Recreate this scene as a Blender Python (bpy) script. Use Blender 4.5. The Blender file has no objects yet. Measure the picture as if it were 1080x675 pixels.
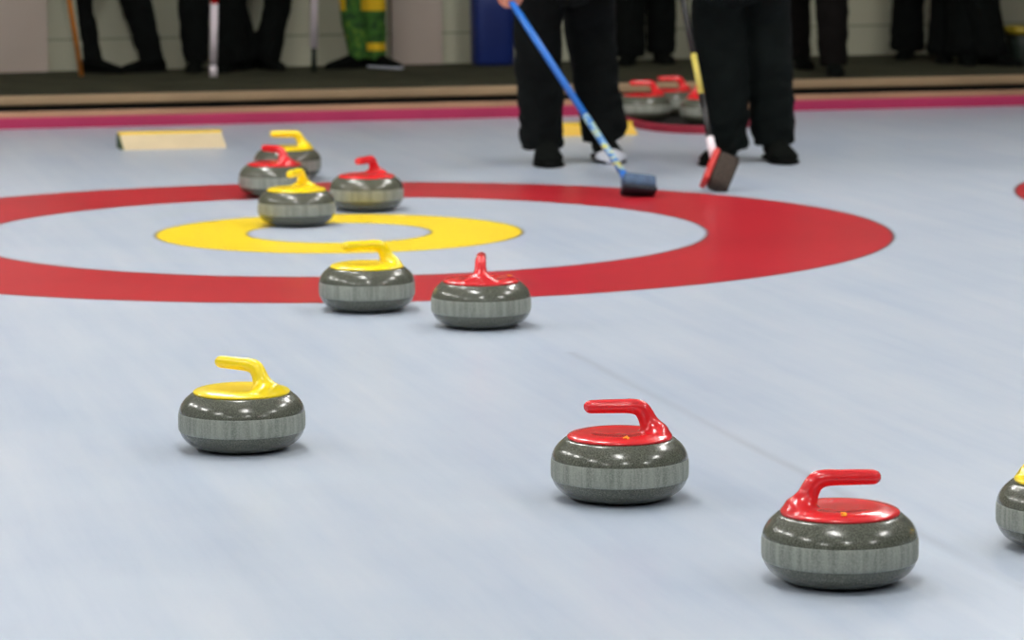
import bpy, bmesh, math, random
from mathutils import Vector, Matrix, noise
random.seed(7)
PI = math.pi
col = bpy.context.scene.collection
scn = bpy.context.scene

# ------------------------------------------------------------------ camera
F_PX, PITCH, ROLL, CH = 3531.9, 0.1332, -0.0048, 1.1868
_c, _s = math.cos(PITCH), math.sin(PITCH)
FW = Vector((0, _c, -_s)); R0 = Vector((1, 0, 0)); U0 = Vector((0, _s, _c))
RT = R0 * math.cos(ROLL) + U0 * math.sin(ROLL)
UP = -R0 * math.sin(ROLL) + U0 * math.cos(ROLL)
CAM = Vector((0, 0, CH))
cd = bpy.data.cameras.new('camera'); cam = bpy.data.objects.new('camera', cd); col.objects.link(cam)
m = Matrix((RT, UP, -FW)).transposed().to_4x4(); m.translation = CAM
cam.matrix_world = m
cd.sensor_width = 36; cd.lens = F_PX * 36 / 1080
cd.clip_start = 0.1; cd.clip_end = 200
cd.dof.use_dof = True; cd.dof.focus_distance = 6.5; cd.dof.aperture_fstop = 7.0
scn.camera = cam

def ray(px, py): return FW + RT * ((px - 540) / F_PX) + UP * ((337.5 - py) / F_PX)
def at(px, py, Y):                      # point of the place at depth Y seen there
    d = ray(px, py); return CAM + d * (Y / d.y)
def gp(px, py, z=0.0):                  # point on a floor of height z
    d = ray(px, py); return CAM + d * ((z - CH) / d.z)

B = math.atan(0.2546)                   # heading of the sheets
TEE = Vector((-0.5718, 11.0619, 0))
EU = Vector((math.cos(B), math.sin(B), 0)); EV = Vector((-math.sin(B), math.cos(B), 0))
def S(u, v, z=0.0): return TEE + EU * u + EV * v + Vector((0, 0, z))
def wall_y(x): return 18.80 + 0.27 * (x + 0.1)
WK = 0.125                              # walkway height

# ------------------------------------------------------------------ helpers
def lin(c):
    return tuple((x / 255 / 12.92 if x / 255 <= .04045 else ((x / 255 + .055) / 1.055) ** 2.4) for x in c) + (1,)
def tag(o, label=None, cat=None, group=None, kind=None):
    if label: o['label'] = label
    if cat: o['category'] = cat
    if group: o['group'] = group
    if kind: o['kind'] = kind
    return o
def empty(name, loc=(0, 0, 0), rz=0, label=None, cat=None, group=None):
    o = bpy.data.objects.new(name, None); o.location = loc; o.rotation_euler = (0, 0, rz)
    o.empty_display_size = .05; col.objects.link(o); return tag(o, label, cat, group)
def smooth(me, on=True):
    for p in me.polygons: p.use_smooth = on
def obj(name, bm, mat, parent=None, sm=True, world=False):
    """one mesh object; world=True: bm is in world coordinates, parent is an unrotated empty"""
    bmesh.ops.recalc_face_normals(bm, faces=bm.faces)
    me = bpy.data.meshes.new(name); bm.to_mesh(me); bm.free(); smooth(me, sm)
    if mat: me.materials.append(mat)
    o = bpy.data.objects.new(name, me); col.objects.link(o)
    if parent:
        o.parent = parent
        if world:
            inv = Matrix.LocRotScale(parent.location, parent.rotation_euler, None).inverted()
            me.transform(inv)
    return o
def bake(o, mods):
    """run modifiers once and keep the resulting mesh"""
    for kind, props in mods:
        md = o.modifiers.new(kind, kind)
        for k, v in props.items(): setattr(md, k, v)
    bpy.context.view_layer.update()
    dg = bpy.context.evaluated_depsgraph_get()
    me = bpy.data.meshes.new_from_object(o.evaluated_get(dg), depsgraph=dg)
    o.modifiers.clear(); old = o.data; mats = list(old.materials); o.data = me
    me.materials.clear()
    for mm in mats: me.materials.append(mm)
    smooth(me); me.name = o.name
    return o
def box(bm, c, s, rot=None):
    g = bmesh.ops.create_cube(bm, size=1)
    for v in g['verts']:
        p = Vector((v.co.x * s[0], v.co.y * s[1], v.co.z * s[2]))
        if rot: p = rot @ p
        v.co = p + Vector(c)
    return g['verts']
def bevel(bm, w, seg=2):
    bmesh.ops.bevel(bm, geom=[e for e in bm.edges if e.calc_face_angle(0) > .4], offset=w, segments=seg, affect='EDGES', profile=.5)
def lathe(bm, prof, n=96, caps=True):
    rings = []
    for r, z in prof:
        if r < 1e-6: rings.append([bm.verts.new((0, 0, z))])
        else: rings.append([bm.verts.new((r * math.cos(2 * PI * i / n), r * math.sin(2 * PI * i / n), z)) for i in range(n)])
    for a, b in zip(rings, rings[1:]):
        if len(a) == 1 and len(b) == 1: continue
        for i in range(n):
            j = (i + 1) % n
            if len(a) == 1: bm.faces.new((a[0], b[j], b[i]))
            elif len(b) == 1: bm.faces.new((a[i], a[j], b[0]))
            else: bm.faces.new((a[i], a[j], b[j], b[i]))
    if caps:
        for q in (rings[0], rings[-1]):
            if len(q) > 1: bm.faces.new(q)
def cr(P, n):
    """Catmull-Rom resampling of tuples"""
    out = []; k = len(P)
    for i in range(k - 1):
        p0 = P[max(i - 1, 0)]; p1 = P[i]; p2 = P[i + 1]; p3 = P[min(i + 2, k - 1)]
        for j in range(n):
            t = j / n
            out.append(tuple(.5 * ((2 * b) + (-a + c) * t + (2 * a - 5 * b + 4 * c - d) * t * t + (-a + 3 * b - 3 * c + d) * t ** 3)
                             for a, b, c, d in zip(p0, p1, p2, p3)))
    out.append(tuple(P[-1])); return out
def sweep(bm, pts, side, n=16, res=6, round_ends=(True, True)):
    """pts: (x,y,z,ra,rb): tube along the path; rb lies along `side`, ra across it"""
    Q = cr(pts, res) if res > 1 else pts
    side = Vector(side).normalized(); rings = []
    P = [Vector(q[:3]) for q in Q]; R = [(max(q[3], .001), max(q[4], .001)) for q in Q]
    T = [(P[min(i + 1, len(P) - 1)] - P[max(i - 1, 0)]).normalized() for i in range(len(P))]
    def cap(p, t, r, sgn):
        e = []
        for k in (1, 2, 3):
            a = k / 3.2 * PI / 2
            e.append((p + t * sgn * math.sin(a) * min(r), t, (r[0] * math.cos(a), r[1] * math.cos(a))))
        return e
    seq = list(zip(P, T, R))
    if round_ends[0]: seq = cap(P[0], T[0], R[0], -1)[::-1] + seq
    if round_ends[1]: seq = seq + cap(P[-1], T[-1], R[-1], 1)
    for p, t, r in seq:
        s = (side - t * side.dot(t))
        s = s.normalized() if s.length > 1e-4 else t.orthogonal().normalized()
        a = t.cross(s)
        rings.append([bm.verts.new(p + a * r[0] * math.cos(2 * PI * i / n) + s * r[1] * math.sin(2 * PI * i / n)) for i in range(n)])
    for a, b in zip(rings, rings[1:]):
        for i in range(n):
            j = (i + 1) % n; bm.faces.new((a[i], a[j], b[j], b[i]))
    bm.faces.new(rings[0]); bm.faces.new(rings[-1][::-1])
def tube(bm, a, b, r, n=14, r2=None):
    a = Vector(a); b = Vector(b); r2 = r if r2 is None else r2
    sd = (b - a).normalized().orthogonal()
    sweep(bm, [(*a, r, r), (*b, r2, r2)], sd, n, 1, (False, False))
def ball(bm, c, r, u=20, v=12, rot=None):
    g = bmesh.ops.create_uvsphere(bm, u_segments=u, v_segments=v, radius=1)
    for q in g['verts']:
        p = Vector((q.co.x * r[0], q.co.y * r[1], q.co.z * r[2]))
        if rot: p = rot @ p
        q.co = p + Vector(c)

# ------------------------------------------------------------------ materials
class N:
    def __init__(s, name):
        s.m = bpy.data.materials.new(name); s.m.use_nodes = True; s.t = s.m.node_tree
        s.b = s.t.nodes['Principled BSDF']
    def n(s, typ, **kw):
        x = s.t.nodes.new(typ)
        for k, v in kw.items():
            if k in x.inputs: x.inputs[k].default_value = v
            else: setattr(x, k, v)
        return x
    def l(s, a, b): s.t.links.new(a, b)
    def val(s, v):
        return v
    def math(s, op, a, b=None, c=None, clamp=False):
        x = s.t.nodes.new('ShaderNodeMath'); x.operation = op; x.use_clamp = clamp
        for i, q in enumerate((a, b, c)):
            if q is None: continue
            if hasattr(q, 'node'): s.l(q, x.inputs[i])
            else: x.inputs[i].default_value = q
        return x.outputs[0]
    def mix(s, fac, a, b):
        x = s.t.nodes.new('ShaderNodeMix'); x.data_type = 'RGBA'
        for i, q in ((0, fac), (6, a), (7, b)):
            if hasattr(q, 'node'): s.l(q, x.inputs[i])
            else: x.inputs[i].default_value = q
        return x.outputs[2]
    def mapping(s, coord, scale=(1, 1, 1), rot=(0, 0, 0), loc=(0, 0, 0)):
        x = s.n('ShaderNodeMapping'); x.inputs['Scale'].default_value = scale; x.inputs['Rotation'].default_value = rot
        x.inputs['Location'].default_value = loc; s.l(coord, x.inputs['Vector']); return x.outputs[0]
    def noise(s, vec, scale, detail=3, rough=.5):
        x = s.n('ShaderNodeTexNoise'); x.inputs['Scale'].default_value = scale; x.inputs['Detail'].default_value = detail
        x.inputs['Roughness'].default_value = rough; s.l(vec, x.inputs['Vector']); return x.outputs[0]
    def ramp(s, f, stops):
        x = s.n('ShaderNodeValToRGB'); e = x.color_ramp.elements
        while len(e) < len(stops): e.new(.5)
        for q, (p, c) in zip(e, stops): q.position = p; q.color = c
        s.l(f, x.inputs[0]); return x.outputs[0]
    def bump(s, h, strength=.3, dist=.01):
        x = s.n('ShaderNodeBump'); x.inputs['Strength'].default_value = strength; x.inputs['Distance'].default_value = dist
        s.l(h, x.inputs['Height']); s.l(x.outputs[0], s.b.inputs['Normal'])
    def set(s, **kw):
        for k, v in kw.items(): s.b.inputs[k.replace('_', ' ')].default_value = v

def simple(name, rgb, rough=.6, var=.12, scale=30, bump=0, bscale=200, spec=.5, coord='Object', coat=0):
    k = N(name); k.set(Roughness=rough); k.b.inputs['Specular IOR Level'].default_value = spec
    if coat: k.b.inputs['Coat Weight'].default_value = coat; k.b.inputs['Coat Roughness'].default_value = .08
    tc = k.n('ShaderNodeTexCoord').outputs[coord]
    c = lin(rgb); a = tuple(x * (1 - var) for x in c[:3]) + (1,); b = tuple(min(1, x * (1 + var)) for x in c[:3]) + (1,)
    k.l(k.ramp(k.noise(tc, scale), [(.3, a), (.7, b)]), k.b.inputs['Base Color'])
    if bump: k.bump(k.noise(tc, bscale), bump, .004)
    return k.m

def ice_material():
    k = N('painted_ice'); tc = k.n('ShaderNodeTexCoord').outputs['Object']   # object frame: x across the sheet, y along it, origin on the tee
    sp = k.n('ShaderNodeSeparateXYZ'); k.l(tc, sp.inputs[0]); X, Y = sp.outputs[0], sp.outputs[1]
    def dist(cx):
        dx = k.math('SUBTRACT', X, cx)
        return k.math('SQRT', k.math('ADD', k.math('MULTIPLY', dx, dx), k.math('MULTIPLY', Y, Y)))
    d = k.math('MINIMUM', dist(0.0), k.math('MINIMUM', dist(4.39), dist(-4.39)))
    def disc(r, w=.004):        # 1 inside r
        return k.math('MULTIPLY_ADD', k.math('SUBTRACT', r, d), 1 / w, .5, clamp=True)
    d12, d8, d4, d2 = disc(1.829), disc(1.219), disc(.6096), disc(.3048)
    red = k.math('SUBTRACT', d12, d8); yel = k.math('SUBTRACT', d4, d2)
    # long drag streaks and clouding of the frozen surface
    st = k.noise(k.mapping(tc, (2.6, .28, 1), (0, 0, .1)), 1.6, 6, .6)
    st2 = k.noise(k.mapping(tc, (11, .7, 1), (0, 0, -.25), (3, 1, 0)), 1.5, 4, .6)
    cl = k.noise(k.mapping(tc, (1, 1, 1), loc=(5, 2, 0)), 1.7, 5, .55)
    sum_ = k.math('ADD', k.math('MULTIPLY', st, .45), k.math('ADD', k.math('MULTIPLY', st2, .3), k.math('MULTIPLY', cl, .25)))
    base = k.ramp(sum_, [(.33, ICE_A), (.5, ICE_B), (.68, ICE_C)])
    redc = k.ramp(cl, [(.3, lin((176, 8, 26))), (.7, lin((188, 18, 34)))])
    yelc = k.ramp(cl, [(.3, lin((250, 212, 0))), (.7, lin((255, 224, 0)))])
    # thin scribed lines round every ring edge
    def edge(r):
        return k.math('MULTIPLY_ADD', k.math('ABSOLUTE', k.math('SUBTRACT', d, r)), -1 / .007, 1.6, clamp=True)
    c = k.mix(red, base, redc); c = k.mix(yel, c, yelc)
    e = k.math('MAXIMUM', k.math('MAXIMUM', edge(1.829), edge(1.219)), k.math('MAXIMUM', edge(.6096), edge(.3048)))
    c = k.mix(k.math('MULTIPLY', e, .55), c, lin((60, 62, 66)))
    # faint centre line of the sheet in front of the house
    ln = k.math('MULTIPLY_ADD', k.math('ABSOLUTE', X), -1 / .02, 1.2, clamp=True)
    ln = k.math('MULTIPLY', ln, k.math('LESS_THAN', Y, -2.9))
    ln = k.math('MULTIPLY', ln, k.math('MULTIPLY_ADD', st2, 1.1, -.33, clamp=True))
    c = k.mix(k.math('MULTIPLY', ln, .8), c, lin((105, 110, 125)))
    # paint lies under clouded ice
    c = k.mix(.03, c, ICE_B)
    k.l(c, k.b.inputs['Base Color'])
    k.set(IOR=1.31); k.b.inputs['Specular IOR Level'].default_value = .5
    k.set(Roughness=.30)
    h = k.math('ADD', k.noise(tc, 160, 2), k.math('MULTIPLY', k.noise(tc, 45, 2), .6))
    k.bump(h, .03, .004)
    return k.m
ICE_A, ICE_B, ICE_C = lin((166, 179, 198)), lin((182, 192, 206)), lin((195, 202, 212))

def granite(name, ca, cb, cc, rough, coat, streak=False, lo=.35):
    k = N(name); tc = k.n('ShaderNodeTexCoord').outputs['Object']
    v = k.noise(tc, 330, 4, .7); w = k.noise(tc, 60, 3)
    c = k.ramp(v, [(lo, ca), (.5, cb), (.72, cc)])
    c = k.mix(k.math('MULTIPLY', w, .4), c, cb)
    if streak:
        s1 = k.noise(k.mapping(tc, (1, 1, .06)), 85, 3, .6)
        f = k.ramp(s1, [(.38, (.0, .0, .0, 1)), (.62, (1, 1, 1, 1))])
        c = k.mix(k.math('MULTIPLY', f, .55), c, lin((170, 172, 160)))
    k.l(c, k.b.inputs['Base Color'])
    k.set(Roughness=rough); k.b.inputs['Coat Weight'].default_value = coat; k.b.inputs['Coat Roughness'].default_value = .12
    if streak: k.bump(s1, .15, .002)
    return k.m

M = {}
M['polished'] = granite('polished_granite', lin((50, 52, 44)), lin((84, 86, 74)), lin((128, 130, 114)), .24, .35)
M['band'] = granite('ground_granite', lin((98, 103, 95)), lin((126, 131, 121)), lin((165, 168, 156)), .55, 0, True)
M['red'] = simple('red_plastic', (222, 30, 36), .26, .03, 12, coat=.35)
M['yellow'] = simple('yellow_plastic', (255, 222, 0), .28, .02, 12, coat=.3)
M['mark_yellow'] = simple('yellow_paint', (255, 170, 30), .5, .03)
M['mark_red'] = simple('orange_paint', (240, 120, 20), .5, .03)
M['black_cloth'] = simple('black_trouser_cloth', (13, 16, 16), .9, .25, 14, .3, 260, .15)
M['black_cloth2'] = simple('blackish_green_trouser_cloth', (11, 17, 16), .9, .25, 14, .3, 260, .15)
M['far_cloth'] = simple('dark_trouser_cloth', (9, 12, 11), .95, .25, 14, spec=.15)
M['brown_cloth'] = simple('brown_black_trouser_cloth', (17, 14, 13), .95, .25, 14, spec=.15)
M['jacket_dark'] = simple('dark_jacket_cloth', (40, 44, 52), .85, .2, 14, spec=.2)
M['jacket_grey'] = simple('grey_jacket_cloth', (95, 98, 100), .85, .2, 14, spec=.2)
M['skin'] = simple('skin', (214, 150, 125), .55, .06, 25)
M['hair'] = simple('brown_hair', (60, 42, 30), .7, .3, 60)
M['shoe'] = simple('black_shoe_leather', (9, 12, 10), .85, .2, 30, spec=.08)
M['sole'] = simple('shoe_sole', (12, 13, 12), .8, .2, 30, spec=.1)
M['white_shoe'] = simple('pale_shoe_cover', (190, 194, 204), .5, .1, 30)
M['blue_shaft'] = simple('blue_enamel', (24, 110, 205), .3, .05, 10)
M['slate'] = simple('slate_blue_pad', (66, 92, 122), .6, .2, 40)
M['slate_dark'] = simple('dark_pad_cloth', (32, 42, 52), .8, .2, 60)
M['bristle'] = simple('brown_bristles', (62, 52, 44), .9, .4, 120, .6, 500)
M['white_paint'] = simple('white_shaft_paint', (238, 226, 232), .4, .05, 10)
M['black_plastic'] = simple('black_plastic', (24, 24, 24), .4, .1, 10)
M['yellow_shaft'] = simple('yellow_shaft_paint', (196, 180, 84), .4, .1, 40)
M['orange_shaft'] = simple('orange_varnished_wood', (225, 135, 45), .4, .2, 20)
M['cream'] = simple('cream_painted_wood', (218, 200, 164), .5, .04, 8)
M['yellow_wood'] = simple('yellow_painted_wood', (236, 200, 60), .5, .05, 8)
M['yellow_face'] = simple('yellow_board_paint', (238, 196, 84), .5, .05, 8)
M['green'] = simple('dark_green_paint', (40, 66, 36), .6, .1, 10)
M['pink'] = simple('pink_foam', (176, 42, 88), .7, .08, 3, .2, 80)
M['rosered'] = simple('rose_red_foam', (150, 26, 50), .7, .12, 6, .2, 80)
M['tan'] = simple('tan_wood', (176, 136, 106), .6, .14, 2.5)
M['beige'] = simple('beige_step_edge', (168, 142, 110), .7, .16, 2.0)
M['trough'] = simple('dark_trough', (26, 24, 20), .9, .2, 5)
M['carpet'] = simple('dark_olive_carpet', (64, 64, 50), .95, .25, 5, .5, 180, .1)
M['navy'] = simple('navy_plastic', (4, 34, 104), .5, .08, 6)
M['binlid'] = simple('mustard_plastic', (150, 130, 30), .5, .1, 6)
M['bindark'] = simple('dark_green_plastic', (24, 36, 28), .6, .1, 6)
M['ceiling'] = simple('pale_ceiling_board', (190, 190, 186), .9, .04, 2)
M['red_edge'] = simple('dull_red_plastic', (196, 40, 34), .5, .05, 10)
M['metal'] = simple('painted_steel', (210, 210, 210), .4, .03, 5)

def wall_material():
    k = N('painted_block_wall'); tc = k.n('ShaderNodeTexCoord').outputs['Object']
    br = k.n('ShaderNodeTexBrick'); k.l(k.mapping(tc, rot=(PI / 2, 0, 0)), br.inputs['Vector'])
    br.inputs['Scale'].default_value = 1; br.inputs['Brick Width'].default_value = 1.6; br.inputs['Row Height'].default_value = .295
    br.inputs['Mortar Size'].default_value = .006; br.inputs['Mortar Smooth'].default_value = .4; br.offset = 0
    br.inputs['Color1'].default_value = lin((188, 186, 162)); br.inputs['Color2'].default_value = lin((182, 181, 158))
    br.inputs['Mortar'].default_value = lin((120, 118, 96))
    n = k.noise(tc, 1.2, 4)
    k.l(k.mix(k.math('MULTIPLY', n, .35), br.outputs[0], lin((166, 166, 144))), k.b.inputs['Base Color'])
    k.set(Roughness=.55); k.bump(br.outputs[1], -.3, .004); return k.m
M['wall'] = wall_material()
M['pilaster'] = simple('pinkish_grey_wall_paint', (176, 162, 150), .55, .05, 1.5)
M['wall_dim'] = simple('grey_wall_paint', (120, 122, 124), .8, .05, 1.0)

def green_yellow():
    k = N('green_and_yellow_trouser_cloth'); tc = k.n('ShaderNodeTexCoord').outputs['Object']
    c = k.ramp(k.noise(tc, 26, 3), [(.35, lin((20, 58, 16))), (.6, lin((56, 104, 26))), (.75, lin((140, 140, 28)))])
    sp = k.n('ShaderNodeSeparateXYZ'); k.l(tc, sp.inputs[0]); Z = sp.outputs[2]; X = sp.outputs[0]
    def bandz(a, b): return k.math('MULTIPLY', k.math('GREATER_THAN', Z, a), k.math('LESS_THAN', Z, b))
    right = k.math('GREATER_THAN', X, .0)
    f = k.math('MAXIMUM', k.math('MULTIPLY', bandz(.098, .14), k.math('GREATER_THAN', X, .03)), k.math('MULTIPLY', bandz(.315, .43), k.math('MAXIMUM', right, k.math('LESS_THAN', X, -.085))))
    k.l(k.mix(k.math('MULTIPLY', f, .9), c, lin((225, 180, 10))), k.b.inputs['Base Color']); k.set(Roughness=.85)
    return k.m
M['green_yellow'] = green_yellow()

def lamp_material():
    k = N('fluorescent_tube'); k.set(**{'Emission_Strength': LAMP}); k.b.inputs['Emission Color'].default_value = (1, .985, .95, 1)
    k.b.inputs['Base Color'].default_value = (.9, .9, .9, 1); return k.m
LAMP = 38.5
M['lamp'] = lamp_material()

# ------------------------------------------------------------------ the hall
def quad_obj(name, pts, mat, kind='structure'):
    bm = bmesh.new(); bm.faces.new([bm.verts.new(p) for p in pts]); o = obj(name, bm, mat, sm=False); o['kind'] = kind; return o
VB = 4.905                                      # back end of the ice, measured along the sheet from the tee
# ice: object frame aligned with the sheet, origin on the tee
bm = bmesh.new(); bm.faces.new([bm.verts.new(p) for p in ((-11, -22, 0), (13, -22, 0), (13, VB, 0), (-11, VB, 0))])
ice = obj('floor', bm, ice_material(), sm=False); ice.location = TEE; ice.rotation_euler = (0, 0, B); ice['kind'] = 'structure'

def strip(name, u0, u1, v0, v1, z0, z1, mat, bv=.006, tagkind='structure'):
    bm = bmesh.new(); box(bm, ((u0 + u1) / 2, (v0 + v1) / 2, (z0 + z1) / 2), (u1 - u0, v1 - v0, z1 - z0))
    if bv: bevel(bm, bv, 3)
    o = obj(name, bm, mat); o.location = TEE; o.rotation_euler = (0, 0, B)
    if tagkind: o['kind'] = tagkind
    return o
strip('trough', -11, 13, VB, VB + .5, -.06, .004, M['trough'], 0)
o = strip('wooden_rail', -7.4, 9.4, VB + .035, VB + .085, .004, .076, M['tan'], .004, None)
tag(o, 'long tan wooden rail running behind the pink bumper at the end of the ice', 'rail')
strip('trim_1', -11, 13, VB + .42, VB + .50, .080, WK, M['beige'], .008)
strip('trim_riser', -11, 13, VB + .455, VB + .49, 0, .082, M['trough'], 0)
# walkway: polygon between the step edge and the wall
a0 = S(-11, VB + .475); a1 = S(13, VB + .475)
bm = bmesh.new()
top = [(a0.x, a0.y, WK - .008), (a1.x, a1.y, WK - .008), (a1.x, wall_y(a1.x) + .3, WK - .008), (a0.x, wall_y(a0.x) + .3, WK - .008)]
tv = [bm.verts.new(p) for p in top]; bv_ = [bm.verts.new((p[0], p[1], -.06)) for p in top]
bm.faces.new(tv); bm.faces.new(bv_[::-1])
for i in range(4): bm.faces.new((tv[i], bv_[i], bv_[(i + 1) % 4], tv[(i + 1) % 4]))
bmesh.ops.translate(bm, verts=bm.verts, vec=(0, 0, .008))
obj('walkway', bm, M['carpet'], sm=False)['kind'] = 'structure'

# pink bumper: straight lengths, the far one pulled forward round the parked stones
def bumper(uv, name, mat, label, h=.05, w=.035):
    bm = bmesh.new(); P = [S(u, v, 0) for u, v in uv]
    rings = []
    prof = [(0, 0), (0, h * .8), (.2, h), (.8, h), (1, h * .8), (1, 0)]
    for i, p in enumerate(P):
        t = (P[min(i + 1, len(P) - 1)] - P[max(i - 1, 0)]).normalized(); nrm = Vector((-t.y, t.x, 0))
        rings.append([bm.verts.new(p + nrm * (q[0] * w) + Vector((0, 0, q[1]))) for q in prof])
    for a, b in zip(rings, rings[1:]):
        for i in range(6): bm.faces.new((a[i], b[i], b[(i + 1) % 6], a[(i + 1) % 6]))
    bm.faces.new(rings[0]); bm.faces.new(rings[-1][::-1])
    return tag(obj(name, bm, mat, sm=False), label, 'bumper')
def uv_of(px, py):
    q = gp(px, py) - TEE; return q.dot(EU), q.dot(EV)
ue = uv_of(618, 121)[0]; uf = uv_of(830, 117)[0]
bumper([(-7.4, VB - .002), (-5, VB - .002), (-2, VB - .002), (0, VB - .002), (ue, VB - .002)], 'foam_bumper', M['pink'],
       'long pink foam bumper strip along the back edge of the ice, left of the players', .052, .034)
bumper([(uf, VB - .002), (uf + 1, VB - .002), (uf + 4, VB - .002), (9.4, VB - .002)], 'foam_bumper', M['pink'],
       'pink foam bumper strip at the end of the ice, right of the two players', .052, .034)
# rest of the bumper bowed out in front of the parked stones
bow = [(636, 123), (648, 127.5), (662, 132.5), (680, 137), (700, 139.5), (725, 141), (750, 141), (775, 138), (798, 131), (815, 122)]
bumper([uv_of(*q) for q in cr([(float(x), float(y)) for x, y in bow], 3)], 'foam_bumper', M['rosered'],
       'rose red bumper piece bowed forward around the parked red stones', .035, .03)

pts_ = [uv_of(*q) for q in bow]  # thin dark layer between the bowed bumper piece and the end of the ice
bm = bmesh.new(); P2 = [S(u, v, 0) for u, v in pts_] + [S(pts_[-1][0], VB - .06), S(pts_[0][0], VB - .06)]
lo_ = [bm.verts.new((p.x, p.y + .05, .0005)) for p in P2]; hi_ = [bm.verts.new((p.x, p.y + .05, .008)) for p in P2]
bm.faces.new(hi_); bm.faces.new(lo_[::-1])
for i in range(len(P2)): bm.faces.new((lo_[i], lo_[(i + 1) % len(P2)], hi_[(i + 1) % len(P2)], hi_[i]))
tag(obj('dark_layer', bm, M['trough'], sm=False), 'thin dark layer under the parked red stones at the end of the ice', 'mat')

# far wall with wider pilasters
ang = math.atan(.27)
def wall_pt(px): # wall foot seen at px
    d = ray(px, 0); # solve y = wall_y(x)
    t = (18.80 + .027) / (d.y - .27 * d.x); return Vector((d.x * t, d.y * t, 0))
def along(name, xa, xb, z0, z1, thick, off, mat, kind='structure'):
    """box standing along the far wall between world x positions"""
    L = (xb - xa) / math.cos(ang); bm = bmesh.new(); box(bm, (L / 2, thick / 2 - off, (z0 + z1) / 2), (L, thick, z1 - z0))
    o = obj(name, bm, mat, sm=False); o.location = (xa, wall_y(xa), 0); o.rotation_euler = (0, 0, ang); o['kind'] = kind; return o
along('wall_back', -9, 9, WK, 4.2, .2, 0, M['wall'])
for i, (pa, pb) in enumerate(((-60, 48), (411, 464))):
    along('trim_%d' % (i + 2), wall_pt(pa).x, wall_pt(pb).x, WK, 4.2, .06, .05, M['pilaster'])
def panel(name, p, q, z0, z1, mat):
    return quad_obj(name, [(p.x, p.y, z0), (q.x, q.y, z0), (q.x, q.y, z1), (p.x, p.y, z1)], mat)
cl_, cr_ = S(-7.5, -21), S(9.5, -21)
panel('wall_left', S(-7.5, -21), S(-7.5, 9), -.06, 4.2, M['wall_dim'])
panel('wall_right', S(9.5, -21), S(9.5, 12), -.06, 4.2, M['wall_dim'])
panel('wall_front', cl_, cr_, -.06, 4.2, M['wall_dim'])
quad_obj('ceiling', [tuple(S(-7.5, -21, 4.2)), tuple(S(9.5, -21, 4.2)), tuple(S(9.5, 12, 4.2)), tuple(S(-7.5, 9, 4.2))], M['ceiling'])

# ceiling lights
def light_fixture():
    r = empty('ceiling_light', (0, 0, 0), B, 'white ceiling light fitting with a bright diffuser hanging above the ice', 'ceiling light', 'ceiling lights above the ice')
    bm = bmesh.new(); box(bm, (0, 0, .06), (.5, 1.3, .07)); bevel(bm, .01); obj('housing', bm, M['metal'], r, False)
    bm = bmesh.new(); box(bm, (0, 0, .0), (.42, 1.2, .05)); bevel(bm, .015, 3); obj('diffuser', bm, M['lamp'], r)
    for s in (-1, 1):
        bm = bmesh.new(); tube(bm, (0, s * .4, .09), (0, s * .4, .2), .006, 8); obj('hanger', bm, M['metal'], r)
    return r
lf = light_fixture(); first = True
for u in (-5.4, -1.0, 3.4):
    for v in (-10.8, -6.6, -3.0, -.3, 2.2):
        if first: r = lf; first = False
        else:
            r = lf.copy(); col.objects.link(r)
            for ch in lf.children:
                c = ch.copy(); col.objects.link(c); c.parent = r
        r.location = S(u, v, 4.0)

# ------------------------------------------------------------------ curling stones
D = .2637
def P_(l): return [(r * D, z * D) for r, z in l]
body_prof = cr(P_([(.0, .006), (.19, .006), (.215, .0), (.26, .001), (.32, .010), (.385, .034), (.44, .070), (.474, .112), (.490, .152)]), 4) + \
            P_([(.489, .300)]) + cr(P_([(.4945, .302), (.490, .325), (.476, .358), (.452, .392), (.42, .422), (.385, .444), (.30, .452), (0, .452)]), 4)
band_prof = cr(P_([(.489, .150), (.4945, .158), (.4985, .175), (.5, .205), (.5, .250), (.4985, .280), (.4955, .298), (.489, .304)]), 2)
def handle_mesh(mat):
    bm = bmesh.new()
    lathe(bm, P_([(0, .440), (.37, .440), (.384, .447), (.387, .456), (.379, .466), (.352, .477), (.31, .486), (.27, .491), (.23, .490), (.14, .483), (0, .481)]), 96)
    sweep(bm, [tuple(x * D for x in q) for q in (
        (-.215, 0, .672, .050, .052), (-.12, 0, .673, .052, .054), (.0, 0, .673, .053, .055), (.085, 0, .672, .056, .056),
        (.150, 0, .655, .062, .058), (.185, 0, .610, .064, .060), (.208, 0, .560, .070, .072), (.226, 0, .520, .088, .105), (.236, 0, .492, .115, .165), (.238, 0, .470, .135, .21), (.238, 0, .452, .14, .23))],
        (0, 1, 0), 28, 6)
    o = obj('handle', bm, mat)
    bake(o, [('REMESH', dict(mode='VOXEL', voxel_size=.0016)), ('SMOOTH', dict(factor=.5, iterations=45))])
    return o
def text_mesh(name, s, size, mat):
    cu = bpy.data.curves.new(name, 'FONT'); cu.body = s; cu.size = size; cu.align_x = 'CENTER'; cu.align_y = 'CENTER'; cu.extrude = .0006; cu.offset = .0006
    o = bpy.data.objects.new(name, cu); col.objects.link(o); bpy.context.view_layer.update()
    me = bpy.data.meshes.new_from_object(o.evaluated_get(bpy.context.evaluated_depsgraph_get()))
    bpy.data.objects.remove(o); me.materials.clear(); me.materials.append(mat)
    q = bpy.data.objects.new(name, me); col.objects.link(q); return q
stone_src = {}
def make_stone(colour):
    r = empty('curling_stone')
    bm = bmesh.new(); lathe(bm, body_prof, 96, False); b = obj('granite_body', bm, M['polished'], r)
    bm = bmesh.new(); lathe(bm, band_prof, 96, False); obj('striking_band', bm, M['band'], b)
    h = handle_mesh(M[colour]); h.parent = r
    return r
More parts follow.
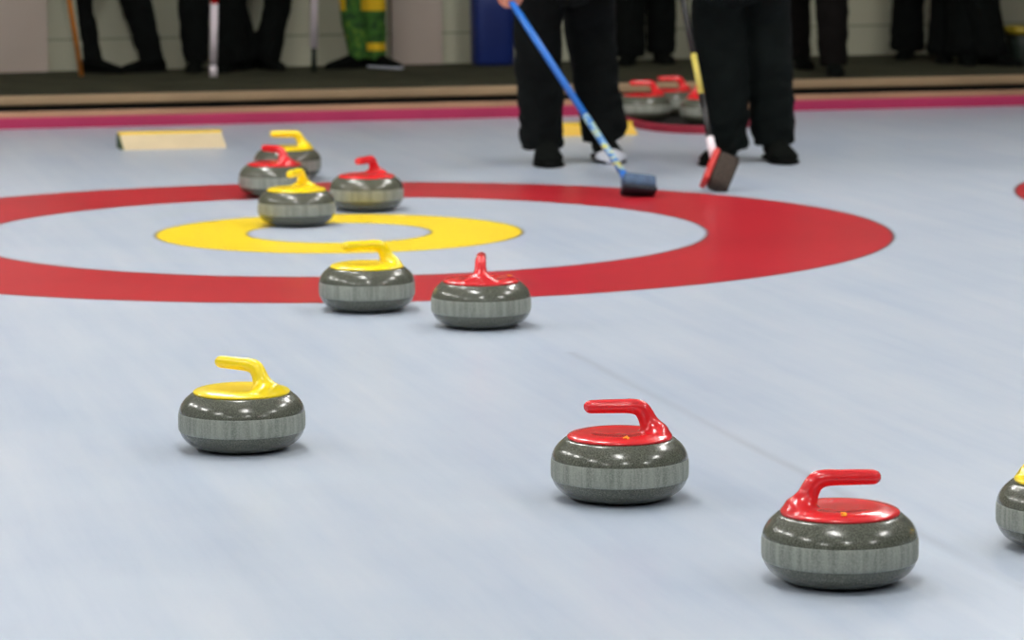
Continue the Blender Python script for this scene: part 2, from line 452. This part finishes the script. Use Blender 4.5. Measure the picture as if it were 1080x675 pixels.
def stone(colour, x, y, yaw, label, group, number=None, numang=-90, z=0.0):
    if colour not in stone_src: r = stone_src[colour] = make_stone(colour)
    else:
        s = stone_src[colour]; r = s.copy(); col.objects.link(r)
        for ch in [c for c in s.children if c.name.split('.')[0] in ('granite_body', 'handle')]:
            c = ch.copy(); col.objects.link(c); c.parent = r
            for g in [g for g in ch.children if g.name.split('.')[0] == 'striking_band']:
                d = g.copy(); col.objects.link(d); d.parent = c
    for k_ in list(r.keys()):
        if k_ in ('label', 'group', 'category'): del r[k_]
    tag(r, label, 'curling stone', group)
    r.location = (x, y, z); r.rotation_euler = (0, 0, math.radians(yaw))
    if number:
        hnd = [c for c in r.children if c.name.startswith('handle')][0]
        a = math.radians(numang - yaw); rr = number[2] * D
        if number[0]: t = text_mesh('number', number[0], .024, M[number[1]])
        else:
            bm = bmesh.new(); ball(bm, (0, 0, 0), (.006, .008, .0016), 16, 8); t = obj('painted_mark', bm, M[number[1]])
        t.parent = hnd; t.location = (rr * math.cos(a), rr * math.sin(a), number[3] * D)
        t.rotation_euler = (Matrix.Rotation(a + PI / 2, 3, 'Z') @ Matrix.Rotation(math.radians(8), 3, 'X')).to_euler()
    return r
# yaw 0: grip points to -x (left), the post stands on the right
stone('red', .549, 5.527, 184, 'red-handled curling stone nearest the camera, grip pointing right', 'curling stones on the ice', ('3', 'mark_yellow', .30, .4935), -91)
stone('red', .204, 6.291, 4, 'red-handled curling stone with grip pointing left, just behind the nearest stone', 'curling stones on the ice', ('4', 'mark_yellow', .30, .4935), -83)
stone('yellow', -.562, 6.868, -37, 'yellow-handled curling stone alone in the left foreground', 'curling stones on the ice', (None, 'mark_red', .285, .495), -12)
stone('red', -.081, 8.742, -91, 'red-handled curling stone seen end-on, just in front of the red ring', 'curling stones on the ice', (None, 'mark_yellow', .33, .486), 30)
stone('yellow', -.396, 9.084, 20, 'yellow-handled curling stone on the near edge of the red ring', 'curling stones on the ice')
stone('yellow', -.729, 11.314, 72, 'yellow-handled curling stone on the yellow ring, in front of the cluster', 'curling stones on the ice')
stone('red', -.513, 11.812, 63, 'red-handled curling stone on the right of the cluster in the rings', 'curling stones on the ice')
stone('red', -.874, 12.32, -47, 'red-handled curling stone behind the yellow one, left side of the cluster', 'curling stones on the ice')
stone('yellow', -.872, 13.02, 4, 'yellow-handled curling stone farthest back in the cluster at top of the rings', 'curling stones on the ice')
stone('yellow', .985, 5.812, 150, 'yellow-handled curling stone cut off by the right edge of the picture', 'curling stones on the ice')
pg = 'parked red stones behind the players'
q = at(679, 100, 15.95); stone('red', q.x, 15.95, 12, 'parked red-handled stone on the left, against the back edge of the ice', pg, z=.008)
q = at(708, 100, 16.28); stone('red', q.x, 16.28 , 8, 'parked red-handled stone in the middle, half hidden behind its neighbours', pg, z=.008)
q = at(747, 100, 15.68); stone('red', q.x, 15.72, 172, 'parked red-handled stone on the right, beside the dark trouser leg', pg, z=.008)

# ------------------------------------------------------------------ wedge-shaped boards
def wedge(px0, py0, L, h, depth, label, face, name='marker_board'):
    a = gp(px0, py0); t = EU.copy(); nrm = Vector((-t.y, t.x, 0))
    r = empty(name, a, math.atan2(t.y, t.x), label, 'marker board')
    def prism(x0, x1, sec):
        bm = bmesh.new(); A = [bm.verts.new((x0, y, z)) for y, z in sec]; C = [bm.verts.new((x1, y, z)) for y, z in sec]
        n = len(sec)
        for i in range(n): bm.faces.new((A[i], C[i], C[(i + 1) % n], A[(i + 1) % n]))
        bm.faces.new(A[::-1]); bm.faces.new(C); return bm
    obj('slanted_face', prism(.004, L, [(0, 0), (depth, h), (depth + .012, h), (depth + .012, 0)]), M[face], r, False)
    obj('yellow_top_edge', prism(.0, L, [(depth - .014, h - .008), (depth - .012, h + .006), (depth + .02, h + .006), (depth + .02, h - .008)]), M['yellow_wood'], r, False)
    obj('green_end', prism(-.006, .004, [(.0, 0), (depth, h), (depth + .02, h), (depth + .02, 0)]), M['green'], r, False)
    return r
wedge(130, 158.5, .452, .062, .15, 'cream slanted board with yellow top edge lying on the ice at upper left', 'cream')
wedge(592, 144, .36, .048, .10, 'yellow slanted board lying on the ice behind the sweeper with blue broom', 'yellow_face')

# ------------------------------------------------------------------ people
def shoe(root, heel, ang_, mat, z0=0., L=.275, scale=1., toe=None):
    """heel: ground point under the ankle; ang_: direction of the toes"""
    sub = Matrix.Translation(Vector((heel.x, heel.y, z0))) @ Matrix.Rotation(ang_, 4, 'Z') @ Matrix.Scale(scale, 4)
    secs = [(-.075, .026, .060), (-.06, .034, .085), (-.02, .038, .098), (.03, .039, .090), (.08, .043, .070), (.13, .048, .054), (.165, .045, .043), (.19, .034, .034), (.2, .02, .026)]
    def ringify(bm, secs, z0_, z1f, grow=0):
        rings = []
        for x, w, h in cr([tuple(map(float, s)) for s in secs], 3):
            w += grow; h1 = h if z1f is None else z1f
            rg = []
            for i in range(20):
                a = 2 * PI * i / 20; y = w * math.copysign(abs(math.cos(a)) ** .8, math.cos(a)); z = math.sin(a)
                zz = z0_ + (h1 - z0_) * (.5 + .5 * math.copysign(abs(z) ** .75, z)); 
                if z > 0: y *= 1 - .35 * z if z1f is None else 1
                rg.append(bm.verts.new((x + (grow if x > .1 else -grow if x < -.06 else 0), y, zz)))
            rings.append(rg)
        for a, b in zip(rings, rings[1:]):
            for i in range(20): bm.faces.new((a[i], a[(i + 1) % 20], b[(i + 1) % 20], b[i]))
        bm.faces.new(rings[0]); bm.faces.new(rings[-1][::-1])
    bm = bmesh.new(); ringify(bm, secs, .012, None); bm.transform(sub); s = obj('shoe', bm, mat, root, world=True)
    bm = bmesh.new(); ringify(bm, secs, .0, .018, .004); bm.transform(sub); obj('sole', bm, M['sole'], s)
    s2 = s.children[0]; s2.data.transform(Matrix.Translation(-root.location))
    if toe:
        bm = bmesh.new(); ringify(bm, [(.145, .050, .048), (.165, .049, .044), (.19, .038, .036), (.205, .02, .026)], .002, None, .002)
        bm.transform(sub); t = obj('toe_cover', bm, toe, s); t.data.transform(Matrix.Translation(-root.location)); t['label'] = 'pale grey-white toe cover'
    return s

def hand(bm, wrist, palm_dir, palm_n, grip=None, s=1.0):
    """palm block and five finger chains; with grip=(point, axis, radius) the fingers close around it"""
    w = Vector(wrist); d = Vector(palm_dir).normalized(); n = Vector(palm_n); n = (n - d * n.dot(d)).normalized(); x = d.cross(n)
    sweep(bm, [(*(w - d * .02 * s), .017 * s, .024 * s), (*(w + d * .03 * s), .015 * s, .034 * s), (*(w + d * .085 * s), .013 * s, .039 * s)], x, 14, 4)
    for k, (off, ln) in enumerate(((-.029, .072), (-.010, .082), (.010, .076), (.028, .060))):
        p = w + d * .088 * s + x * off * s; dirv = d.copy(); pts = [(*(p - d * .02 * s), .009 * s, .009 * s), (*p, .009 * s, .009 * s)]
        curl = (.95, 1.15, .8) if grip else (.28, .3, .25)
        for j, seg in enumerate((.45, .32, .23)):
            a = curl[j]; ax = x; dirv = Matrix.Rotation(-a, 3, ax) @ dirv
            if (Matrix.Rotation(-a, 3, ax) @ d).dot(n) < 0: dirv = Matrix.Rotation(2 * a, 3, ax) @ dirv
            p = p + dirv * ln * seg * s; pts.append((*p, (.0088 - .0008 * j) * s, (.0088 - .0008 * j) * s))
        sweep(bm, pts, x, 10, 3)
    p = w + d * .02 * s - x * .03 * s; q = p + (d * .5 - x * .75 + n * .35).normalized() * .038 * s
    e = q + (d * .8 - x * .1 + n * .55).normalized() * .032 * s; f = e + (d * .6 + x * .5 + n * .6).normalized() * .025 * s
    sweep(bm, [(*p, .012 * s, .012 * s), (*q, .011 * s, .011 * s), (*e, .0098 * s, .0098 * s), (*f, .008 * s, .008 * s)], n, 10, 3)

def person(label, face, legs, hipc, cloth, jacket, group=None, hands=None, height=1.66, z0=0., vox=.012, shoe_mat=None, toes=(None, None), lean=(0, 0), drop=0., far=False, folds=.012, shoe_ang=(0, 0), lens=(1, 1)):
    """face: heading (radians) the front points to. legs: two of dict(foot, knee, r=(thigh,knee,hem)), world coordinates"""
    shoe_mat = shoe_mat or M['shoe']
    fwd = Vector((math.cos(face), math.sin(face), 0)); rgt = Vector((fwd.y, -fwd.x, 0))
    root = empty('person', (hipc[0], hipc[1], z0), 0, label, 'person', group)
    H = height; hip = Vector((hipc[0], hipc[1], z0 + .50 * H)); ln = Vector((lean[0], lean[1], 0))
    hj = []
    for sgn, lg in zip((-1, 1), legs): hj.append(lg.get('hip') or (hip + rgt * (.085 * lg.get('side', sgn)) + Vector((0, 0, -.02))))
    chest = hip + Vector((0, 0, .25 * H - drop * .6)) + ln * .6; neck = hip + Vector((0, 0, .335 * H - drop)) + ln; headc = hip + Vector((0, 0, .43 * H - drop * 1.1)) + ln * 1.15 + fwd * .02
    sh = [neck + rgt * (s * .165) + Vector((0, 0, -.045)) for s in (-1, 1)]
    if hands is None: hands = [hip + rgt * (s * .12) + fwd * .17 + Vector((0, 0, .10)) for s in (-1, 1)]
    arms = []
    for s, a, w in zip((-1, 1), sh, hands):
        w = Vector(w[0] if isinstance(w, tuple) and not isinstance(w[0], float) else w); v = w - a; L1 = .30; L2 = .27; dd = min(v.length, L1 + L2 - .005); mid = a + v.normalized() * dd * .52
        bend = math.sqrt(max(L1 * L1 - (dd * .52) ** 2, 0)); out = (rgt * s * .6 - fwd * .6); out = (out - v.normalized() * out.dot(v.normalized())).normalized()
        arms.append((a, mid + out * bend, a + v.normalized() * dd))
    # body: one continuous surface
    bm = bmesh.new()
    sweep(bm, [(*(hip - Vector((0, 0, .06))), .085, .125), (*hip, .09, .135), (*(hip + Vector((0, 0, .12)) + ln * .2), .08, .115), (*(chest - Vector((0, 0, .06))), .09, .14), (*(chest + Vector((0, 0, .05))), .085, .15), (*(neck - Vector((0, 0, .02))), .06, .08)], rgt, 20, 4)
    sweep(bm, [(*(neck - Vector((0, 0, .05))), .055, .055), (*(neck + Vector((0, 0, .04)) + fwd * .005), .048, .048), (*(headc - Vector((0, 0, .05))), .05, .05)], rgt, 16, 4)
    Rm = Matrix((fwd, -rgt, Vector((0, 0, 1)))).transposed()
    ball(bm, headc, (.095, .074, .115), 24, 16, Rm); ball(bm, headc + fwd * .03 - Vector((0, 0, .055)), (.06, .055, .055), 16, 10, Rm)
    sweep(bm, [(*(headc + fwd * .088 + Vector((0, 0, .015))), .008, .009), (*(headc + fwd * .108 - Vector((0, 0, .022))), .012, .015), (*(headc + fwd * .092 - Vector((0, 0, .032))), .010, .014)], rgt, 10, 3)
    for s in (-1, 1):
        ball(bm, headc + rgt * s * .076 - Vector((0, 0, .01)), (.018, .009, .03), 10, 8, Rm)
    sweep(bm, [(*(headc + fwd * .082 - rgt * .022 - Vector((0, 0, .058))), .007, .007), (*(headc + fwd * .092 - Vector((0, 0, .058))), .008, .008), (*(headc + fwd * .082 + rgt * .022 - Vector((0, 0, .058))), .007, .007)], (0, 0, 1), 8, 3)
    for (a, e, w) in arms:
        sweep(bm, [(*(a - (a - chest) * .2), .045, .045), (*a, .048, .048), (*((a + e) / 2), .044, .044), (*e, .037, .037), (*((e + w) / 2), .035, .035), (*w, .022, .027)], fwd, 14, 4)
        hand(bm, w, (w - e), (hip - w) + fwd * .1, grip=True, s=.95)
    for j, lg in zip(hj, legs):
        f = lg['foot']; kn = Vector(lg['knee']); an = Vector((f[0], f[1], z0 + .07))
        rk = min(.05, lg['r'][1] - .016); ra = min(.05, lg['r'][2] - .016)
        sweep(bm, [(*(j + Vector((0, 0, .03))), .07, .07), (*(j * .6 + kn * .4), rk * 1.2, rk * 1.2), (*kn, rk, rk), (*(kn * .65 + an * .35), (rk + ra) / 2, (rk + ra) / 2), (*(an + Vector((0, 0, .02))), min(ra, .034), min(ra, .034))], rgt, 14, 4)
    b = obj('body', bm, M['skin'], root, world=True)
    bake(b, [('REMESH', dict(mode='VOXEL', voxel_size=vox)), ('SMOOTH', dict(factor=.5, iterations=3))])
    # eyes
    for s in (-1, 1):
        bm = bmesh.new(); ball(bm, headc + fwd * .083 + rgt * s * .03 + Vector((0, 0, .008)), (.009, .012, .008), 10, 8, Rm); obj('eye', bm, M['black_plastic'], root, world=True)
    # hair
    bm = bmesh.new(); ball(bm, headc + Vector((0, 0, .018)) - fwd * .012, (.103, .084, .115), 28, 18, Rm)
    cut = [v for v in bm.verts if (v.co - headc).dot(fwd) > .045 and (v.co - headc).z < .065 or (v.co - headc).z < -.06]
    bmesh.ops.delete(bm, geom=cut, context='VERTS'); obj('hair', bm, M['hair'], root, world=True)
    # jacket
    bm = bmesh.new()
    sweep(bm, [(*(hip - Vector((0, 0, .05))), .13, .175), (*hip, .13, .172), (*(hip + Vector((0, 0, .12)) + ln * .2), .12, .155), (*(chest - Vector((0, 0, .06))), .13, .175), (*(chest + Vector((0, 0, .05))), .115, .18), (*(neck - Vector((0, 0, .03))), .08, .10), (*(neck + Vector((0, 0, .012))), .066, .068)], rgt, 24, 4, (False, False))
    for (a, e, w) in arms:
        wc = w + (e - w).normalized() * .02
        sweep(bm, [(*(a - (a - chest) * .25), .06, .06), (*a, .066, .066), (*((a + e) / 2), .062, .062), (*e, .055, .055), (*((e + wc) / 2), .048, .048), (*wc, .04, .04)], fwd, 16, 4, (True, False))
    jk = obj('jacket', bm, jacket, root, world=True)
    bake(jk, [('REMESH', dict(mode='VOXEL', voxel_size=.018 if far else .013)), ('SMOOTH', dict(factor=.5, iterations=4))])
    # trousers
    bm = bmesh.new()
    sweep(bm, [(*(hip + Vector((0, 0, .07))), .105, .145), (*hip, .12, .165), (*(hip - Vector((0, 0, .07))), .11, .15), (*(hip - Vector((0, 0, .11))), .08, .10)], rgt, 24, 4)
    for j, lg in zip(hj, legs):
        kn = Vector(lg['knee']); hem = Vector(lg['hem']); r1, r2, r3 = lg['r']
        mid = kn.lerp(hem, .55); rm = lg.get('rm', (r2 + r3) / 2)
        sweep(bm, [(*(j + Vector((0, 0, .03))), r1, r1), (*j.lerp(kn, .5), (r1 + r2) / 2, (r1 + r2) / 2), (*kn, r2, r2), (*mid, rm, rm), (*kn.lerp(hem, .88), r3 * 1.06, r3 * 1.06), (*hem, r3, r3)], rgt, 24, 6, (True, False))
    tr = obj('trousers', bm, cloth, root, world=True)
    bake(tr, [('REMESH', dict(mode='VOXEL', voxel_size=.013 if far else .009)), ('SMOOTH', dict(factor=.5, iterations=5))])
    off = random.random() * 50
    me = tr.data; n_ = len(me.vertices); co = [0.0] * (3 * n_); no = [0.0] * (3 * n_)   # cloth folds, deeper towards the hems
    me.vertices.foreach_get('co', co); me.vertices.foreach_get('normal', no)
    for i in range(0, 3 * n_, 3):
        px, py, pz = co[i:i + 3]; lowf = 1.4 - min(1, pz / .6)
        q = Vector((px * 9 + off, py * 9, pz * 17 + math.atan2(py, px))); d = (noise.noise(q) + .5 * noise.noise(q * 2.1)) * folds * lowf
        for k_ in range(3): co[i + k_] += no[i + k_] * d
    me.vertices.foreach_set('co', co); me.update()
    # shoes
    for i, lg in enumerate(legs):
        f = Vector((lg['foot'][0], lg['foot'][1], 0)); shoe(root, f, lg.get('toe', face), lg.get('shoe') or shoe_mat, z0, toe=lg.get('cover'), scale=lg.get('sscale', 1.05))
    return root

def leg(px_a, py_a, px_k, py_k, Y, r, hemdy=-8, Yk=None, z0=0., px_h=None, py_h=None, **kw):
    """ankle (ground) position seen at px_a,py_a; knee seen at px_k,py_k"""
    f = gp(px_a, py_a, z0); k = at(px_k, py_k, Yk or f.y)
    h = at(px_h if px_h is not None else px_a, py_h if py_h is not None else py_a + hemdy, f.y)
    return dict(foot=(f.x, f.y), knee=tuple(k), hem=tuple(h), r=r, **kw)

# sweeper with the blue broom (faces the camera)
l1 = leg(576, 172, 567, 30, None, (.115, .100, .082), px_h=572, py_h=156, rm=.094, sscale=1.25, toe=-PI / 2 + .05, side=1)
l2 = leg(637, 168, 622, 30, None, (.118, .106, .092), px_h=637, py_h=148, rm=.094, sscale=1.25, toe=-PI / 2 + .12, side=-1, cover=M['white_shoe'])
for L in (l1, l2):
    k = Vector(L['knee']); L['hip'] = Vector((k.x * .8 + .05, k.y * .3 + 13.6 * .7, .84))
hip1 = (.245, 13.60)
joint = at(661, 189, 12.29); bdir = (at(538, 0, 13.02) - joint).normalized()
person('person in black trousers and dark shoes sweeping with a blue broom', -PI / 2, [l1, l2], hip1, M['black_cloth'], M['jacket_dark'],
       hands=[joint + bdir * 1.30 + Vector((.06, .02, .06)), joint + bdir * 1.055 + Vector((-.035, .03, .065))], vox=.0065, lean=(-.08, -.52), drop=.17)
# sweeper with the red and brown broom
l3 = leg(764, 171, 758, 20, None, (.12, .112, .080), px_h=768, py_h=160, rm=.102, sscale=1.15, toe=-PI / 2 - .35, side=-1)
l4 = leg(818, 169, 807, 20, None, (.12, .108, .084), px_h=816, py_h=151, rm=.096, sscale=1.2, toe=-PI / 2 + .12, side=1)
for L in (l3, l4):
    k = Vector(L['knee']); L['hip'] = Vector((k.x * .8 + .18, k.y * .3 + 13.58 * .7, .84))
person('person in wide black-green trousers and black shoes beside a brown broom', -PI / 2, [l4, l3], (.93, 13.58), M['black_cloth2'], M['jacket_dark'],
       hands=[Vector((.80, 13.18, 1.02)), Vector((.68, 13.10, .86))], vox=.009, lean=(-.05, -.38), drop=.10)

# ------------------------------------------------------------------ brooms of the two sweepers
def shaft(bm, a, b, r): tube(bm, a, b, r, 16)
tip = gp(671, 203) + Vector((0, .02, .055)); top = at(538, 0, 13.02); dirv = (top - tip).normalized()
r = empty('broom', gp(673, 206), 0, 'blue broom with slate blue pad resting on the red ring', 'broom')
dirv = bdir; end = joint + dirv * 1.38
bm = bmesh.new(); shaft(bm, joint + dirv * .36, end, .0135); obj('shaft', bm, M['blue_shaft'], r, world=True)
k = N('pale_blue_printed_grip'); tc = k.n('ShaderNodeTexCoord').outputs['Object']
k.l(k.ramp(k.noise(k.mapping(tc, (1, 1, 2.2)), 26, 2), [(.38, lin((40, 120, 200))), (.5, lin((150, 190, 215))), (.62, lin((205, 205, 90)))]), k.b.inputs['Base Color']); k.set(Roughness=.35)
bm = bmesh.new(); shaft(bm, joint, joint + dirv * .36, .0137); o = obj('shaft_decal', bm, k.m, r, world=True); o['label'] = 'pale printed lower part of the shaft'
bm = bmesh.new(); tube(bm, joint - dirv * .035, joint + dirv * .03, .019, 16, .016); obj('ferrule', bm, M['blue_shaft'], r, world=True)
rot = Matrix.Rotation(.16, 3, 'Z') @ Matrix.Rotation(.12, 3, 'Y') @ Matrix.Rotation(-.5, 3, 'X')
c = gp(674, 209) + Vector((0, .055, .046))
bm = bmesh.new(); box(bm, c + rot @ Vector((0, 0, .006)), (.122, .07, .05), rot); bevel(bm, .012, 3); hd = obj('broom_head', bm, M['slate'], r, world=True)
bm = bmesh.new(); box(bm, c + rot @ Vector((0, 0, -.026)), (.128, .078, .022), rot); bevel(bm, .009, 3); obj('pad', bm, M['slate_dark'], r, world=True)
hip_l = None

r = empty('broom', gp(750, 205), 0, 'brown bristled broom with red edge and yellow black shaft', 'broom')
jb = at(752, 163, 12.5); tp = at(729, 45, 12.85); dv = (tp - jb).normalized(); ql = at(747, 147, 12.53); 
def ptat(y0): # point of the shaft line at picture height y0
    t = (y0 - 163) / (45 - 163); return jb.lerp(tp, t)
for (ya, yb, mm, nm, lb, rr) in ((165, 146, 'white_paint', 'shaft_collar', 'white collar above the head', .016), (146, 101, 'black_plastic', 'lower_shaft', 'black lower shaft', .0125),
                         (101, 58, 'yellow_shaft', 'middle_shaft', 'yellow middle shaft', .0120), (58, -70, 'black_plastic', 'upper_shaft', 'black upper shaft', .0125)):
    bm = bmesh.new(); shaft(bm, ptat(ya), ptat(yb), rr); o = obj(nm, bm, M[mm], r, world=True); o['label'] = lb
# head tipped up on its end
h0 = gp(751, 204) + Vector((0, .03, 0)); h1 = at(768, 160, 12.52)
ax = (h1 - h0).normalized(); Xh = Vector((1, .25, 0)); Xh = (Xh - ax * Xh.dot(ax)).normalized(); Yh = ax.cross(Xh)
rot = Matrix((Xh, Yh, ax)).transposed(); mid = (h0 + h1) / 2
bm = bmesh.new(); box(bm, mid + Xh * .012, (.082, .07, .150), rot); bevel(bm, .018, 3); obj('bristles', bm, M['bristle'], r, world=True)
bm = bmesh.new(); box(bm, mid - Xh * .040, (.024, .074, .150), rot); bevel(bm, .007, 3); o = obj('broom_head', bm, M['red_edge'], r, world=True); o['label'] = 'bright red backing edge'

# ------------------------------------------------------------------ people on the walkway
def bystander(label, specs, face, cloth, jacket, group='onlookers on the walkway', **kw):
    legs = []; z0 = WK
    for i, (pa, ya, pk, r_) in enumerate(specs['legs']):
        f = gp(pa, ya, WK); kn = at(pk, 0, f.y + .0); kn = Vector((kn.x, kn.y, kn.z))
        hm = at(specs.get('hx', [pa, pa])[i], ya - specs.get('hem', 9), f.y)
        toe = specs['toe'][i]
        legs.append(dict(foot=(f.x, f.y), knee=tuple(kn), hem=tuple(hm), r=r_, toe=toe, sscale=.95))
    cx = sum(l['knee'][0] for l in legs) / 2 + specs.get('dx', 0); cy = sum(l['foot'][1] for l in legs) / 2 - .09
    for l in legs: kx = Vector(l['knee']); l['hip'] = Vector((kx.x * .5 + cx * .5, kx.y * .5 + cy * .5, WK + .78))
    return person(label, face, legs, (cx, cy), cloth, jacket, group, height=1.62, z0=WK, folds=.007, vox=.018, far=True, **kw)
dn = -PI / 2
bystander('person in slim dark trousers with bent knee standing beside the orange stick', dict(legs=[(99, 77, 89, (.085, .048, .050)), (161, 76, 143, (.10, .086, .062))], toe=(-.5, PI + .45)), dn - .2, M['far_cloth'], M['jacket_grey'])
bystander('person in wide dark trousers standing behind the left white stick', dict(legs=[(207, 75, 204, (.10, .088, .066)), (245, 75, 241, (.09, .072, .080))], dx=-.07, toe=(dn, dn - .3)), dn - .7, M['far_cloth'], M['jacket_dark'])
bystander('person in dark trousers with legs slanting, between the two white sticks', dict(legs=[(262, 73, 250, (.08, .06, .055)), (281, 73, 293, (.09, .078, .070))], dx=.10, toe=(dn - .3, dn + .5)), dn - .7, M['far_cloth'], M['jacket_dark'])
bystander('person in green and yellow trousers standing left of the pale pilaster', dict(legs=[(377, 72, 368, (.085, .055, .050)), (397, 72, 394, (.09, .068, .056))], toe=(PI + .55, -.8)), dn, M['green_yellow'], M['green'])
bystander('person in black trousers seen between the two sweepers behind the parked stones', dict(legs=[(664, 68, 665, (.10, .088, .084)), (697, 66, 697, (.10, .086, .080))], toe=(dn - .2, dn + .2)), dn, M['far_cloth'], M['jacket_dark'])
bystander('person in brownish black trousers standing right behind the brown broom sweeper', dict(legs=[(845, 72, 843, (.09, .06, .055)), (879, 79, 877, (.10, .088, .072))], toe=(dn + .1, dn)), dn, M['brown_cloth'], M['jacket_grey'])
bystander('person in straight black trousers, left one of the pair at far right', dict(legs=[(957, 62, 958, (.10, .090, .096)), (993, 66, 996, (.10, .08, .085))], toe=(dn - .3, dn)), dn, M['far_cloth'], M['jacket_dark'])
bystander('person in baggy black trousers, right one of the pair at far right', dict(legs=[(1018, 68, 1018, (.10, .095, .10)), (1046, 69, 1037, (.10, .09, .09))], toe=(dn, dn + .8)), dn, M['far_cloth'], M['jacket_dark'])

# pale trainers tucked beside the green trousers (part of that person's footwear)
gperson = [o for o in col.objects if o.get('label', '').startswith('person in green')][0]
for ch in gperson.children:
    if ch.name.startswith('shoe'):
        for s_ in ch.children:
            if s_.name.startswith('sole') and ch is [c for c in gperson.children if c.name.startswith('shoe')][-1]: s_.data.materials[0] = M['white_shoe']; s_['label'] = 'white sole'

# upright sticks on the walkway
def stick(label, base, tpx, segs, rad, headm, lean=0.):
    b = gp(base[0], base[1], WK); t = at(tpx[0], tpx[1], b.y - lean); d = (t - b).normalized()
    r = empty('broom', b, 0, label, 'broom')
    for nm, a0_, a1_, rr, mm in segs:
        bm = bmesh.new(); tube(bm, b + d * a0_, b + d * a1_, rr, 14); obj(nm, bm, M[mm], r, world=True)
    e = b + d * segs[-1][2]
    bm = bmesh.new(); box(bm, e + Vector((0, 0, .02)), (.16, .06, .04)); bevel(bm, .012, 2); obj('broom_head', bm, M[headm], r, world=True)
    return r
stick('orange brown broom shaft standing on the dark walkway at far left', (86, 80), (73, 0), [('shaft', 0, 1.2, .0125, 'orange_shaft')], .0125, 'black_plastic', .05)
stick('white broom shaft with red grip in front of wide dark trousers', (225, 81), (226, 0), [('end_cap', 0, .062, .021, 'white_paint'), ('ring', .062, .07, .0215, 'black_plastic'), ('shaft', .07, .385, .0205, 'white_paint'), ('grip', .385, .62, .021, 'red'), ('upper_shaft', .62, 1.2, .0195, 'white_paint')], .02, 'red', .02)
stick('white broom shaft with dark lower end left of the green trousers', (331, 76), (331.5, 0), [('end_cap', 0, .13, .015, 'bindark'), ('shaft', .13, 1.15, .021, 'white_paint')], .018, 'black_plastic', .02)

# navy bin and green bin
def bin_(name, label, px0, px1, py, hgt, mat, rim, Yoff=0.):
    a = gp(px0, py, WK); b = gp(px1, py, WK); w = (b - a).length; 
    r = empty(name, ((a.x + b.x) / 2, (a.y + b.y) / 2 + w * .35 + Yoff, WK), ang, label, 'bin')
    bm = bmesh.new(); rings = []
    for z, s in ((0, .94), (.02, 1), (hgt * .5, 1.03), (hgt, 1.08), (hgt, 1.02), (hgt * .5, .97), (.03, .92)):
        rg = []
        for i in range(40):
            t = 2 * PI * i / 40; cx, sx = math.cos(t), math.sin(t); e = .45
            rg.append(bm.verts.new((w / 2 * s * math.copysign(abs(cx) ** e, cx), w * .35 * s * math.copysign(abs(sx) ** e, sx), z)))
        rings.append(rg)
    for p, q in zip(rings, rings[1:]):
        for i in range(40): bm.faces.new((p[i], p[(i + 1) % 40], q[(i + 1) % 40], q[i]))
    bm.faces.new(rings[0][::-1]); bm.faces.new(rings[-1]); obj('bin_body', bm, mat, r)
    bm = bmesh.new(); rings = []
    for z, s in ((hgt - .03, 1.08), (hgt - .03, 1.16), (hgt + .01, 1.17), (hgt + .01, 1.05)):
        rg = []
        for i in range(40):
            t = 2 * PI * i / 40; cx, sx = math.cos(t), math.sin(t); e = .45
            rg.append(bm.verts.new((w / 2 * s * math.copysign(abs(cx) ** e, cx), w * .35 * s * math.copysign(abs(sx) ** e, sx), z)))
        rings.append(rg)
    rings.append(rings[0])
    for p, q in zip(rings, rings[1:]):
        for i in range(40): bm.faces.new((p[i], p[(i + 1) % 40], q[(i + 1) % 40], q[i]))
    obj('rim', bm, rim, r); return r
bin_('recycling_bin', 'navy blue plastic bin against the wall left of the blue broom sweeper', 498, 541, 69, .62, M['navy'], M['navy'])
bin_('storage_bin', 'dark green bin with mustard rim cut off at the right edge', 1067, 1125, 69, .20, M['bindark'], M['binlid'])

# ------------------------------------------------------------------ world and view
w = bpy.data.worlds.new('world'); scn.world = w; w.use_nodes = True
w.node_tree.nodes['Background'].inputs[0].default_value = (.55, .65, .8, 1); w.node_tree.nodes['Background'].inputs[1].default_value = .15
vs = scn.view_settings; vs.view_transform = 'Standard'; vs.look = 'None'; vs.gamma = 1; vs.use_curve_mapping = False
vs.exposure = 0.0
